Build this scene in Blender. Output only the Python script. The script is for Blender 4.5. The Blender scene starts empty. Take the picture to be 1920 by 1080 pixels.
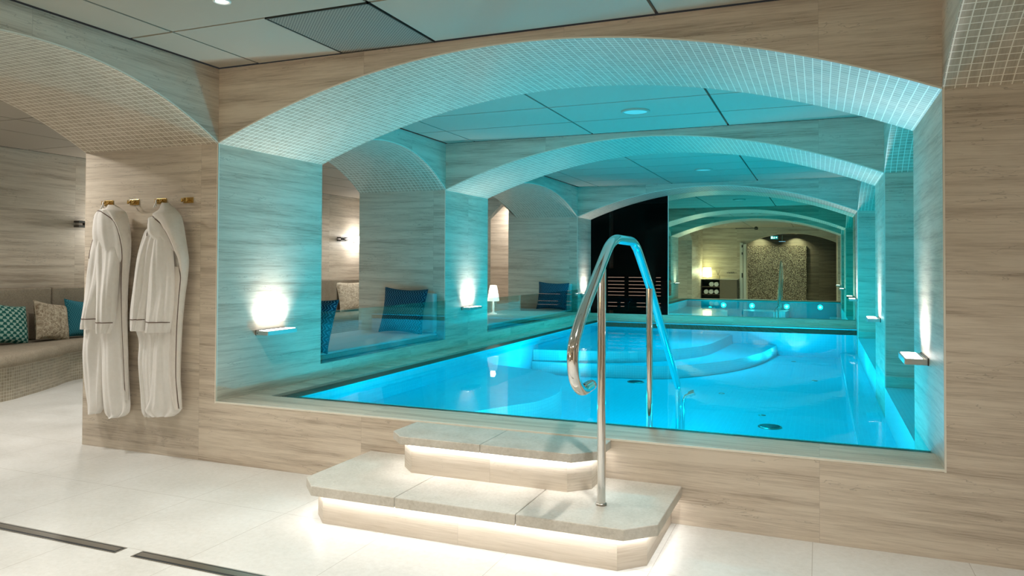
import bpy, math, random
from mathutils import Vector, Matrix
random.seed(7)
C = bpy.context.scene.collection
SC = bpy.context.scene
# ------------------------------------------------------------ camera, world, exposure
cam = bpy.data.cameras.new('camera'); co = bpy.data.objects.new('camera', cam); C.objects.link(co)
YAW, PITCH, ROLL, F, PPY = 0.38910, 0.0167, 0.0040, 1403.44, -66.07
fw = Vector((-math.sin(YAW)*math.cos(PITCH), math.cos(YAW)*math.cos(PITCH), math.sin(PITCH)))
rt = Vector((math.cos(YAW), math.sin(YAW), 0)); up = rt.cross(fw)
r2 = rt*math.cos(ROLL) + up*math.sin(ROLL); u2 = -rt*math.sin(ROLL) + up*math.cos(ROLL)
m = Matrix((r2, u2, -fw)).transposed().to_4x4(); m.translation = Vector((0, -3.9749, 1.35))
co.matrix_world = m
cam.sensor_width = 36; cam.lens = F/1920*36; cam.shift_y = PPY/1920; cam.clip_start = 0.05
SC.camera = co
W = bpy.data.worlds.new('world'); SC.world = W; W.use_nodes = True
W.node_tree.nodes['Background'].inputs[0].default_value = (0.02, 0.02, 0.02, 1)
SC.view_settings.view_transform = 'Standard'; SC.view_settings.look = 'None'
SC.view_settings.gamma = 1; SC.view_settings.use_curve_mapping = False
SC.view_settings.exposure = 0.0
cy = SC.cycles
cy.use_denoising = True; cy.max_bounces = 10; cy.diffuse_bounces = 5; cy.glossy_bounces = 5
cy.transmission_bounces = 6; cy.transparent_max_bounces = 12; cy.sample_clamp_indirect = 3.0
cy.caustics_reflective = False; cy.caustics_refractive = False; cy.blur_glossy = 0.5

WARM = (1, .84, .62); NEUT = (1, .965, .90); WHITE = (1, 1, .99); CYAN = (0.0, .64, .80)
# light levels
E_DOWN, E_SEAT, E_LAMP, E_STRIP, E_POOL, E_POOLUP, E_BAY = 13.5, 21, 4.0, .6, 10, 25, 680

def light(name, loc, d, sx, sy, e, col, parent=None, spread=180, shape='RECTANGLE'):
    l = bpy.data.lights.new(name, 'AREA'); l.shape = shape; l.size = sx; l.size_y = sy; l.energy = e; l.color = col
    l.spread = math.radians(spread)
    o = bpy.data.objects.new(name, l); C.objects.link(o)
    o.location = loc; o.rotation_euler = Vector(d).to_track_quat('-Z', 'Y').to_euler()
    if parent:
        o.parent = parent; o.location = Vector(loc) - parent.location
    return o
def beam(name, loc, d, e, col, cone, parent=None, blend=1.0, r=.05):
    l = bpy.data.lights.new(name, 'SPOT'); l.energy = e; l.color = col; l.spot_size = math.radians(cone); l.spot_blend = blend; l.shadow_soft_size = r
    o = bpy.data.objects.new(name, l); C.objects.link(o)
    o.location = loc; o.rotation_euler = Vector(d).to_track_quat('-Z', 'Y').to_euler()
    if parent: o.parent = parent; o.location = Vector(loc) - parent.location
    return o

# ------------------------------------------------------------ materials
def mat(name):
    mt = bpy.data.materials.new(name); mt.use_nodes = True
    nt = mt.node_tree; return mt, nt, nt.nodes['Principled BSDF']
def N(nt, t, **kw):
    n = nt.nodes.new(t)
    for k, v in kw.items(): setattr(n, k, v)
    return n
def math_n(nt, op, a, b=None, c=None):
    n = N(nt, 'ShaderNodeMath', operation=op)
    for i, v in enumerate((a, b, c)):
        if v is None: continue
        if isinstance(v, (int, float)): n.inputs[i].default_value = v
        else: nt.links.new(v, n.inputs[i])
    return n.outputs[0]
def ramp(nt, fac, stops):
    r = N(nt, 'ShaderNodeValToRGB'); nt.links.new(fac, r.inputs[0])
    while len(r.color_ramp.elements) < len(stops): r.color_ramp.elements.new(0.5)
    for e, (p, c) in zip(r.color_ramp.elements, stops): e.position = p; e.color = (*c, 1)
    return r.outputs[0]
def mixc(nt, fac, a, b, mode='MIX'):
    n = N(nt, 'ShaderNodeMix', data_type='RGBA', blend_type=mode)
    for s, v in ((n.inputs[0], fac), (n.inputs[6], a), (n.inputs[7], b)):
        if isinstance(v, (int, float)): s.default_value = v
        elif isinstance(v, tuple): s.default_value = (*v, 1)
        else: nt.links.new(v, s)
    return n.outputs[2]
def noise(nt, vec, scale, detail=6, rough=.6, dist=0):
    n = N(nt, 'ShaderNodeTexNoise'); n.inputs['Scale'].default_value = scale
    n.inputs['Detail'].default_value = detail; n.inputs['Roughness'].default_value = rough
    n.inputs['Distortion'].default_value = dist
    if vec is not None: nt.links.new(vec, n.inputs['Vector'])
    return n.outputs['Fac']

def plain(name, col, rough=.5, metal=0, emit=None, es=0, spec=None):
    mt, nt, b = mat(name)
    b.inputs['Base Color'].default_value = (*col, 1); b.inputs['Roughness'].default_value = rough
    b.inputs['Metallic'].default_value = metal
    if spec is not None: b.inputs['Specular IOR Level'].default_value = spec
    if emit: b.inputs['Emission Color'].default_value = (*emit, 1); b.inputs['Emission Strength'].default_value = es
    return mt

def stone(name, light_c, mid_c, dark_c, pw=1.32, ph=.665, rough=.45, veins=1.0, z0=0.0):
    """vein-cut travertine: strata run level, panels change tone, hairline joints"""
    mt, nt, b = mat(name)
    tc = N(nt, 'ShaderNodeTexCoord'); sx = N(nt, 'ShaderNodeSeparateXYZ'); nt.links.new(tc.outputs['Object'], sx.inputs[0])
    ge = N(nt, 'ShaderNodeNewGeometry'); sn = N(nt, 'ShaderNodeSeparateXYZ'); nt.links.new(ge.outputs['Normal'], sn.inputs[0])
    ax = math_n(nt, 'GREATER_THAN', math_n(nt, 'ABSOLUTE', sn.outputs[0]), .5)
    u = math_n(nt, 'ADD', math_n(nt, 'MULTIPLY', sx.outputs[1], ax), math_n(nt, 'MULTIPLY', sx.outputs[0], math_n(nt, 'SUBTRACT', 1, ax)))
    up_ = math_n(nt, 'GREATER_THAN', math_n(nt, 'ABSOLUTE', sn.outputs[2]), .5)
    v = math_n(nt, 'ADD', sx.outputs[2], math_n(nt, 'MULTIPLY', sx.outputs[1], up_))
    v = math_n(nt, 'SUBTRACT', v, z0)
    iu = math_n(nt, 'FLOOR', math_n(nt, 'DIVIDE', u, pw)); iv = math_n(nt, 'FLOOR', math_n(nt, 'DIVIDE', v, ph))
    cid = N(nt, 'ShaderNodeCombineXYZ'); nt.links.new(iu, cid.inputs[0]); nt.links.new(iv, cid.inputs[1]); nt.links.new(ax, cid.inputs[2])
    wn = N(nt, 'ShaderNodeTexWhiteNoise'); nt.links.new(cid.outputs[0], wn.inputs['Vector'])
    cv = N(nt, 'ShaderNodeCombineXYZ')
    nt.links.new(math_n(nt, 'MULTIPLY', u, .55), cv.inputs[0])
    nt.links.new(math_n(nt, 'MULTIPLY', wn.outputs['Value'], 37.0), cv.inputs[1])
    nt.links.new(math_n(nt, 'MULTIPLY', math_n(nt, 'ADD', v, math_n(nt, 'MULTIPLY', u, .012)), 12.0), cv.inputs[2])
    big = noise(nt, cv.outputs[0], 1.25, 8, .68, .30)
    cv2 = N(nt, 'ShaderNodeVectorMath', operation='MULTIPLY'); nt.links.new(cv.outputs[0], cv2.inputs[0]); cv2.inputs[1].default_value = (4.5, 1, 6.5)
    fine = noise(nt, cv2.outputs[0], 2.2, 4, .7, .2)
    f = math_n(nt, 'ADD', math_n(nt, 'MULTIPLY', big, .66), math_n(nt, 'MULTIPLY', fine, .34))
    col = ramp(nt, f, [(.38, dark_c), (.475, mid_c), (.57, light_c)])
    # wandering dark veins
    cv3 = N(nt, 'ShaderNodeVectorMath', operation='MULTIPLY'); nt.links.new(cv.outputs[0], cv3.inputs[0]); cv3.inputs[1].default_value = (1.6, 1.7, .40)
    vn = noise(nt, cv3.outputs[0], 1.0, 5, .6, .1)
    vein = math_n(nt, 'LESS_THAN', math_n(nt, 'ABSOLUTE', math_n(nt, 'SUBTRACT', vn, .5)), .0022)
    gate = math_n(nt, 'GREATER_THAN', noise(nt, cv.outputs[0], .8, 2), .47)
    vein = math_n(nt, 'MULTIPLY', math_n(nt, 'MULTIPLY', vein, gate), .35*veins)
    col = mixc(nt, vein, col, tuple(c*.45 for c in dark_c))
    # panel tone
    tone = math_n(nt, 'ADD', math_n(nt, 'MULTIPLY', wn.outputs['Value'], .10), .95)
    tv = N(nt, 'ShaderNodeCombineXYZ')
    for i in range(3): nt.links.new(tone, tv.inputs[i])
    col = mixc(nt, 1.0, col, tv.outputs[0], 'MULTIPLY')
    fu = math_n(nt, 'ABSOLUTE', math_n(nt, 'SUBTRACT', math_n(nt, 'FRACT', math_n(nt, 'DIVIDE', u, pw)), .5))
    fv = math_n(nt, 'ABSOLUTE', math_n(nt, 'SUBTRACT', math_n(nt, 'FRACT', math_n(nt, 'DIVIDE', v, ph)), .5))
    jt = math_n(nt, 'MAXIMUM', math_n(nt, 'GREATER_THAN', fu, .5-.0012/pw), math_n(nt, 'GREATER_THAN', fv, .5-.0012/ph))
    col = mixc(nt, math_n(nt, 'MULTIPLY', jt, .4), col, tuple(c*.6 for c in mid_c))
    nt.links.new(col, b.inputs['Base Color']); b.inputs['Roughness'].default_value = rough
    b.inputs['Specular IOR Level'].default_value = .35
    return mt

M = {}
M['stone'] = stone('travertine', (.67, .59, .485), (.56, .48, .385), (.39, .32, .25))
M['stone_riser'] = stone('riser_travertine', (.68, .61, .52), (.60, .53, .44), (.50, .42, .33), pw=.9, ph=5, veins=.4)
M['stone_dark'] = stone('dark_travertine', (.16, .125, .095), (.11, .085, .065), (.07, .055, .04), ph=.9)

def mosaic(name, c1, c2, grout, tile=.045, mortar=.0035, rough=.35, streak=True):
    mt, nt, b = mat(name)
    tc = N(nt, 'ShaderNodeTexCoord')
    br = N(nt, 'ShaderNodeTexBrick'); br.offset = 0; br.squash = 1
    nt.links.new(tc.outputs['UV'], br.inputs['Vector'])
    br.inputs['Color1'].default_value = (*c1, 1); br.inputs['Color2'].default_value = (*c2, 1); br.inputs['Mortar'].default_value = (*grout, 1)
    br.inputs['Scale'].default_value = 1; br.inputs['Brick Width'].default_value = tile; br.inputs['Row Height'].default_value = tile
    br.inputs['Mortar Size'].default_value = mortar/2; br.inputs['Mortar Smooth'].default_value = .1
    col = br.outputs['Color']
    if streak:
        mp = N(nt, 'ShaderNodeMapping'); mp.inputs['Scale'].default_value = (6, 90, 1); nt.links.new(tc.outputs['UV'], mp.inputs[0])
        s = noise(nt, mp.outputs[0], 1.0, 3, .6)
        d = mixc(nt, 1.0, col, ramp(nt, s, [(.3, (.80, .79, .77)), (.6, (1, 1, 1))]), 'MULTIPLY')
        col = mixc(nt, br.outputs['Fac'], d, grout)
    nt.links.new(col, b.inputs['Base Color']); b.inputs['Roughness'].default_value = rough
    return mt
M['mosaic'] = mosaic('stone_mosaic', (.50, .43, .335), (.40, .335, .25), (.80, .76, .66), mortar=.005)
M['mosaic_small'] = mosaic('small_stone_mosaic', (.42, .36, .27), (.32, .27, .20), (.60, .55, .45), tile=.032, mortar=.004)
M['pool'] = mosaic('pool_mosaic', (.01, .62, .74), (.01, .59, .71), (.05, .70, .80), tile=.04, mortar=.003, streak=False)
M['pool_edge'] = mosaic('pool_white_mosaic', (.74, .80, .82), (.70, .77, .80), (.55, .66, .70), tile=.03, mortar=.003, streak=False)

def floor_mat():
    mt, nt, b = mat('limestone_floor')
    tc = N(nt, 'ShaderNodeTexCoord'); s = N(nt, 'ShaderNodeSeparateXYZ'); nt.links.new(tc.outputs['Object'], s.inputs[0])
    T, V = .662, .685
    u = math_n(nt, 'DIVIDE', math_n(nt, 'ADD', s.outputs[0], 2.68), T); v = math_n(nt, 'DIVIDE', math_n(nt, 'ADD', s.outputs[1], .665), V)
    fu = math_n(nt, 'ABSOLUTE', math_n(nt, 'SUBTRACT', math_n(nt, 'FRACT', u), .5)); fv = math_n(nt, 'ABSOLUTE', math_n(nt, 'SUBTRACT', math_n(nt, 'FRACT', v), .5))
    jt = math_n(nt, 'MAXIMUM', math_n(nt, 'GREATER_THAN', fu, .5-.0016/T), math_n(nt, 'GREATER_THAN', fv, .5-.0016/V))
    n1 = noise(nt, tc.outputs['Object'], 1.7, 6, .6); n2 = noise(nt, tc.outputs['Object'], 34, 5, .75)
    f = math_n(nt, 'ADD', math_n(nt, 'MULTIPLY', n1, .55), math_n(nt, 'MULTIPLY', n2, .45))
    col = ramp(nt, f, [(.36, (.57, .56, .52)), (.5, (.655, .645, .61)), (.62, (.71, .705, .675))])
    col = mixc(nt, math_n(nt, 'MULTIPLY', jt, .7), col, (.34, .31, .26))
    nt.links.new(col, b.inputs['Base Color'])
    nt.links.new(ramp(nt, n1, [(.3, (.30,)*3), (.7, (.46,)*3)]), b.inputs['Roughness'])
    return mt
M['floor'] = floor_mat()
def slab_mat():
    mt, nt, b = mat('step_limestone')
    tc = N(nt, 'ShaderNodeTexCoord')
    n1 = noise(nt, tc.outputs['Object'], 5, 6, .6); n2 = noise(nt, tc.outputs['Object'], 60, 5, .75)
    f = math_n(nt, 'ADD', math_n(nt, 'MULTIPLY', n1, .5), math_n(nt, 'MULTIPLY', n2, .5))
    col = ramp(nt, f, [(.36, (.46, .43, .37)), (.5, (.57, .54, .48)), (.64, (.66, .63, .57))])
    nt.links.new(col, b.inputs['Base Color']); b.inputs['Roughness'].default_value = .5
    return mt
M['slab'] = slab_mat()
M['joint'] = plain('joint', (.22, .19, .15), .8)
M['panel'] = plain('ceiling_panel', (.36, .315, .25), .7)
M['gap'] = plain('ceiling_gap', (.05, .045, .04), .8)
M['chrome'] = plain('chrome', (.80, .79, .77), .07, 1)
M['steel'] = plain('brushed_steel', (.42, .40, .36), .3, 1)
M['darksteel'] = plain('dark_steel', (.10, .095, .085), .4, .8)
M['brass'] = plain('brass', (.62, .42, .14), .25, 1)
M['lampmetal'] = plain('lamp_metal', (.62, .60, .57), .3, .8)
M['trim'] = plain('edge_trim', (.82, .78, .68), .4)
M['black'] = plain('black_gloss', (.004, .004, .005), .3)
M['wood_dark'] = plain('dark_wood', (.012, .006, .004), .5)
M['white'] = plain('white_paint', (.75, .72, .66), .4)
M['towel'] = plain('towel', (.85, .83, .80), .9)
M['cabinet'] = plain('cabinet_wood', (.20, .15, .11), .5)
M['cabinet_in'] = plain('cabinet_inside', (.03, .025, .02), .6)
M['piping'] = plain('brown_piping', (.12, .07, .05), .8)
M['glow'] = plain('glow', (1, 1, 1), .5, emit=(1, .97, .93), es=9)
M['glow_warm'] = plain('glow_warm', (1, 1, 1), .5, emit=(1, .78, .45), es=9)
M['slot_glow'] = plain('slot_glow', (1, .7, .5), .5, emit=(1, .66, .48), es=2.2)
M['pool_glow'] = plain('pool_lamp_glow', (1, 1, 1), .5, emit=(.35, .95, 1), es=8)
M['hole'] = plain('drain_dark', (.02, .025, .03), .5)
M['reed'] = plain('reed', (.06, .04, .03), .7)
M['daybed'] = plain('daybed_cover', (.55, .56, .55), .8)

def fabric(name, c1, c2, scale=500, bump=.15):
    mt, nt, b = mat(name)
    tc = N(nt, 'ShaderNodeTexCoord'); n = noise(nt, tc.outputs['Object'], scale*.12, 4, .7); k = noise(nt, tc.outputs['Object'], 3, 3)
    f = math_n(nt, 'ADD', math_n(nt, 'MULTIPLY', n, .6), math_n(nt, 'MULTIPLY', k, .4))
    nt.links.new(ramp(nt, f, [(.38, c1), (.62, c2)]), b.inputs['Base Color']); b.inputs['Roughness'].default_value = .9
    b.inputs['Specular IOR Level'].default_value = .15
    bp = N(nt, 'ShaderNodeBump'); bp.inputs['Strength'].default_value = bump; bp.inputs['Distance'].default_value = .004
    nt.links.new(n, bp.inputs['Height']); nt.links.new(bp.outputs[0], b.inputs['Normal'])
    return mt
M['sofa'] = fabric('sofa_fabric', (.24, .20, .15), (.34, .29, .22))
M['robe'] = fabric('robe_cotton', (.83, .80, .76), (.87, .845, .81), 300, .12)
M['robe_in'] = fabric('robe_collar', (.72, .675, .62), (.78, .735, .68), 300, .12)

def pattern(name, kind, c1, c2):
    mt, nt, b = mat(name)
    tc = N(nt, 'ShaderNodeTexCoord'); s = N(nt, 'ShaderNodeSeparateXYZ'); nt.links.new(tc.outputs['UV'], s.inputs[0])
    U, V = s.outputs[0], s.outputs[1]
    if kind == 'zig':      # narrow upright zigzag stitches
        t = math_n(nt, 'PINGPONG', math_n(nt, 'MULTIPLY', V, 16), 1)
        x = math_n(nt, 'FRACT', math_n(nt, 'ADD', math_n(nt, 'MULTIPLY', U, 18), t))
        f = math_n(nt, 'LESS_THAN', math_n(nt, 'ABSOLUTE', math_n(nt, 'SUBTRACT', x, .5)), .13)
    elif kind == 'hex':    # rows of half-hexagons, light and dark alternating
        rowi = math_n(nt, 'FLOOR', math_n(nt, 'MULTIPLY', V, 14)); fr = math_n(nt, 'FRACT', math_n(nt, 'MULTIPLY', V, 14))
        sh = math_n(nt, 'MULTIPLY', math_n(nt, 'MODULO', rowi, 2), .5)
        x = math_n(nt, 'FRACT', math_n(nt, 'ADD', math_n(nt, 'MULTIPLY', U, 6), sh))
        w = math_n(nt, 'ADD', math_n(nt, 'MULTIPLY', fr, -.16), .36)
        f = math_n(nt, 'LESS_THAN', math_n(nt, 'ABSOLUTE', math_n(nt, 'SUBTRACT', x, .5)), w)
    else:                  # soft feathery swirls
        n = noise(nt, tc.outputs['UV'], 7, 8, .75, 2.5)
        f = ramp(nt, n, [(.40, (0, 0, 0)), (.58, (1, 1, 1))])
    nt.links.new(mixc(nt, f, c1, c2), b.inputs['Base Color']); b.inputs['Roughness'].default_value = .9
    b.inputs['Specular IOR Level'].default_value = .1
    return mt
M['zig_blue'] = pattern('blue_zigzag', 'zig', (.010, .045, .085), (.10, .24, .33))
M['zig_teal'] = pattern('teal_weave', 'zig', (.02, .12, .16), (.06, .24, .29))
M['hex_green'] = pattern('green_hexagons', 'hex', (.30, .44, .38), (.015, .10, .085))
M['feather'] = pattern('beige_feather', 'f', (.20, .15, .10), (.52, .45, .34))
M['feather2'] = pattern('pale_feather', 'f', (.38, .31, .23), (.70, .63, .50))

def glassy(name, tint, ior, gloss_col=(1, 1, 1), rough=0.0, bump=None, boost=1.0):
    mt, nt, b = mat(name); nt.nodes.remove(b); out = nt.nodes['Material Output']
    tr = N(nt, 'ShaderNodeBsdfTransparent'); tr.inputs[0].default_value = (*tint, 1)
    gl = N(nt, 'ShaderNodeBsdfGlossy'); gl.inputs['Color'].default_value = (*gloss_col, 1); gl.inputs['Roughness'].default_value = rough
    lw = N(nt, 'ShaderNodeLayerWeight'); lw.inputs['Blend'].default_value = .5     # Schlick reflectance, the same from both sides
    f0 = ((ior-1)/(ior+1))**2
    frs = math_n(nt, 'ADD', math_n(nt, 'MULTIPLY', math_n(nt, 'POWER', lw.outputs['Facing'], 5), 1-f0), f0)
    mx = N(nt, 'ShaderNodeMixShader')
    fac = math_n(nt, 'MULTIPLY', frs, boost)
    nt.links.new(fac, mx.inputs[0]); nt.links.new(tr.outputs[0], mx.inputs[1]); nt.links.new(gl.outputs[0], mx.inputs[2])
    nt.links.new(mx.outputs[0], out.inputs['Surface'])
    if bump:
        tc = N(nt, 'ShaderNodeTexCoord'); n = noise(nt, tc.outputs['Object'], bump[0], 3, .5)
        bp = N(nt, 'ShaderNodeBump'); bp.inputs['Strength'].default_value = bump[1]; bp.inputs['Distance'].default_value = .02
        nt.links.new(n, bp.inputs['Height']); nt.links.new(bp.outputs[0], gl.inputs['Normal']); nt.links.new(bp.outputs[0], lw.inputs['Normal'])
    return mt
M['glass'] = glassy('pane_glass', (.86, .95, .94), 1.55, boost=1.5)
M['water'] = glassy('pool_water', (.50, .90, .98), 1.33, bump=(3.0, .05), boost=.36)
M['smoke_glass'] = glassy('smoked_glass', (.55, .55, .55), 1.25, boost=.5)
M['mirror'] = plain('tinted_mirror', (.42, .61, .48), 0.0, 1)

def pebble_mat():
    mt, nt, b = mat('pebble_wall')
    tc = N(nt, 'ShaderNodeTexCoord')
    vo = N(nt, 'ShaderNodeTexVoronoi'); vo.inputs['Scale'].default_value = 34; nt.links.new(tc.outputs['Object'], vo.inputs['Vector'])
    nt.links.new(ramp(nt, vo.outputs['Distance'], [(.15, (.62, .52, .38)), (.5, (.10, .07, .05))]), b.inputs['Base Color'])
    bp = N(nt, 'ShaderNodeBump'); bp.inputs['Strength'].default_value = 1; bp.inputs['Distance'].default_value = .03; bp.invert = True
    nt.links.new(vo.outputs['Distance'], bp.inputs['Height']); nt.links.new(bp.outputs[0], b.inputs['Normal'])
    b.inputs['Roughness'].default_value = .35
    return mt
M['pebble'] = pebble_mat()
def vent_mat():
    mt, nt, b = mat('perforated_metal')
    tc = N(nt, 'ShaderNodeTexCoord'); s = N(nt, 'ShaderNodeSeparateXYZ'); nt.links.new(tc.outputs['Object'], s.inputs[0])
    k = 1/.0145
    a = math_n(nt, 'SUBTRACT', math_n(nt, 'FRACT', math_n(nt, 'MULTIPLY', math_n(nt, 'ADD', s.outputs[0], s.outputs[1]), k*.707)), .5)
    c = math_n(nt, 'SUBTRACT', math_n(nt, 'FRACT', math_n(nt, 'MULTIPLY', math_n(nt, 'SUBTRACT', s.outputs[0], s.outputs[1]), k*.707)), .5)
    d = math_n(nt, 'ADD', math_n(nt, 'MULTIPLY', a, a), math_n(nt, 'MULTIPLY', c, c))
    nt.links.new(mixc(nt, math_n(nt, 'LESS_THAN', d, .075), (.24, .215, .175), (.015, .013, .01)), b.inputs['Base Color'])
    b.inputs['Roughness'].default_value = .5
    return mt
M['vent'] = vent_mat()

# ------------------------------------------------------------ mesh helpers
class MB:
    def __init__(s): s.v = []; s.f = []; s.m = []; s.uv = []; s.sm = []
    def quad(s, pts, mi=0, uv=None, smooth=False):
        b = len(s.v); s.v += [tuple(p) for p in pts]; s.f.append(tuple(range(b, b+len(pts)))); s.m.append(mi)
        if uv is None:
            a = [Vector(p) for p in pts]; n = (a[1]-a[0]).cross(a[2]-a[0]); ax = max(range(3), key=lambda i: abs(n[i]))
            i, j = [(1, 2), (0, 2), (0, 1)][ax]; uv = [(p[i], p[j]) for p in pts]
        s.uv.append(uv); s.sm.append(smooth)
    def grid(s, rows, mi=0, closed_u=False, closed_v=False, smooth=True, uvs=None):
        b = len(s.v); nv = len(rows); nu = len(rows[0])
        for r in rows: s.v += [tuple(p) for p in r]
        for i in range(nv if closed_v else nv-1):
            for j in range(nu if closed_u else nu-1):
                i2 = (i+1) % nv; j2 = (j+1) % nu
                s.f.append((b+i*nu+j, b+i*nu+j2, b+i2*nu+j2, b+i2*nu+j)); s.m.append(mi); s.sm.append(smooth)
                if uvs: s.uv.append([uvs(i, j), uvs(i, j+1), uvs(i+1, j+1), uvs(i+1, j)])
                else: s.uv.append([(j/nu, i/nv), ((j+1)/nu, i/nv), ((j+1)/nu, (i+1)/nv), (j/nu, (i+1)/nv)])
    def fan(s, pts, mi=0):
        s.quad(pts, mi)
    def box(s, x0, x1, y0, y1, z0, z1, mi=0):
        P = lambda a, b_, c: (a, b_, c)
        s.quad([P(x0,y0,z0),P(x1,y0,z0),P(x1,y0,z1),P(x0,y0,z1)], mi); s.quad([P(x1,y1,z0),P(x0,y1,z0),P(x0,y1,z1),P(x1,y1,z1)], mi)
        s.quad([P(x0,y1,z0),P(x0,y0,z0),P(x0,y0,z1),P(x0,y1,z1)], mi); s.quad([P(x1,y0,z0),P(x1,y1,z0),P(x1,y1,z1),P(x1,y0,z1)], mi)
        s.quad([P(x0,y0,z1),P(x1,y0,z1),P(x1,y1,z1),P(x0,y1,z1)], mi); s.quad([P(x0,y1,z0),P(x1,y1,z0),P(x1,y0,z0),P(x0,y0,z0)], mi)
    def prism(s, poly, z0, z1, mi=0, mside=None):
        if mside is None: mside = mi
        ar = sum(poly[i][0]*poly[(i+1) % len(poly)][1]-poly[(i+1) % len(poly)][0]*poly[i][1] for i in range(len(poly)))
        if ar < 0: poly = poly[::-1]
        s.quad([(x, y, z1) for x, y in poly], mi); s.quad([(x, y, z0) for x, y in poly[::-1]], mi)
        L = 0
        for i in range(len(poly)):
            a, b = poly[i], poly[(i+1) % len(poly)]; d = math.dist(a, b)
            s.quad([(*a, z0), (*b, z0), (*b, z1), (*a, z1)], mside, uv=[(L, z0), (L+d, z0), (L+d, z1), (L, z1)]); L += d
    def tube(s, pts, r, mi=0, n=16, caps=True, radii=None):
        pts = [Vector(p) for p in pts]; rows = []; prev = None
        for i, p in enumerate(pts):
            t = (pts[min(i+1, len(pts)-1)] - pts[max(i-1, 0)]).normalized()
            a = prev if prev is not None else (Vector((0, 0, 1)) if abs(t.z) < .9 else Vector((1, 0, 0)))
            a = (a - t*a.dot(t)).normalized(); bb = t.cross(a); prev = a
            rr = radii[i] if radii else r
            rows.append([p + (a*math.cos(2*math.pi*k/n) + bb*math.sin(2*math.pi*k/n))*rr for k in range(n)])
        s.grid(rows, mi, closed_u=True)
        if caps: s.quad(rows[0][::-1], mi); s.quad(rows[-1], mi)
    def lathe(s, prof, c=(0, 0, 0), n=32, mi=0):
        rows = [[(c[0]+r*math.cos(2*math.pi*k/n), c[1]+r*math.sin(2*math.pi*k/n), c[2]+z) for k in range(n)] for r, z in prof]
        s.grid(rows, mi, closed_u=True)
    def build(s, name, mats, parent=None, bevel=0, origin=None):
        me = bpy.data.meshes.new(name); o = bpy.data.objects.new(name, me); C.objects.link(o)
        vs = s.v
        if origin is not None: vs = [tuple(Vector(p)-Vector(origin)) for p in vs]
        me.from_pydata(vs, [], s.f)
        for mm in (mats if isinstance(mats, (list, tuple)) else [mats]): me.materials.append(mm)
        ul = me.uv_layers.new(name='UVMap')
        for p, mi, uv, sm in zip(me.polygons, s.m, s.uv, s.sm):
            p.material_index = mi; p.use_smooth = sm
            for li, c in zip(p.loop_indices, uv): ul.data[li].uv = c
        if bevel:
            w = o.modifiers.new('weld', 'WELD'); w.merge_threshold = .0001
            b = o.modifiers.new('bevel', 'BEVEL'); b.width = bevel; b.segments = 2; b.limit_method = 'ANGLE'
        if origin is not None: o.location = origin
        if parent: o.parent = parent
        return o
def tag(o, label=None, cat=None, group=None, kind=None):
    for k, v in (('label', label), ('category', cat), ('group', group), ('kind', kind)):
        if v: o[k] = v
    return o
def empty(name, loc, label, cat, group=None, rz=0):
    o = bpy.data.objects.new(name, None); C.objects.link(o); o.location = loc; o.rotation_euler = (0, 0, rz)
    return tag(o, label, cat, group)
def kids(o): return [c for c in bpy.data.objects if c.parent == o]
def copy_tree(o, parent=None):
    c = o.copy(); C.objects.link(c); c.parent = parent
    for ch in kids(o): copy_tree(ch, c)
    return c
def struct(o): return tag(o, kind='structure')
def smooth_path(P, n=10):
    out = []
    for i in range(len(P)-1):
        p0 = Vector(P[max(i-1, 0)]); p1 = Vector(P[i]); p2 = Vector(P[i+1]); p3 = Vector(P[min(i+2, len(P)-1)])
        for k in range(n):
            t = k/n; out.append(.5*((2*p1)+(-p0+p2)*t+(2*p0-5*p1+4*p2-p3)*t*t+(-p0+3*p1-3*p2+p3)*t**3))
    out.append(Vector(P[-1])); return out
def fillet(P, r, n=6):
    P = [Vector(p) for p in P]; out = [P[0]]
    for i in range(1, len(P)-1):
        a = (P[i-1]-P[i]).normalized(); b = (P[i+1]-P[i]).normalized()
        rr = r if not isinstance(r, (list, tuple)) else r[i-1]
        A = P[i]+a*rr; B = P[i]+b*rr
        for k in range(n+1):
            t = k/n; out.append(A*(1-t)**2 + P[i]*2*t*(1-t) + B*t*t)
    out.append(P[-1]); return out

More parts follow.
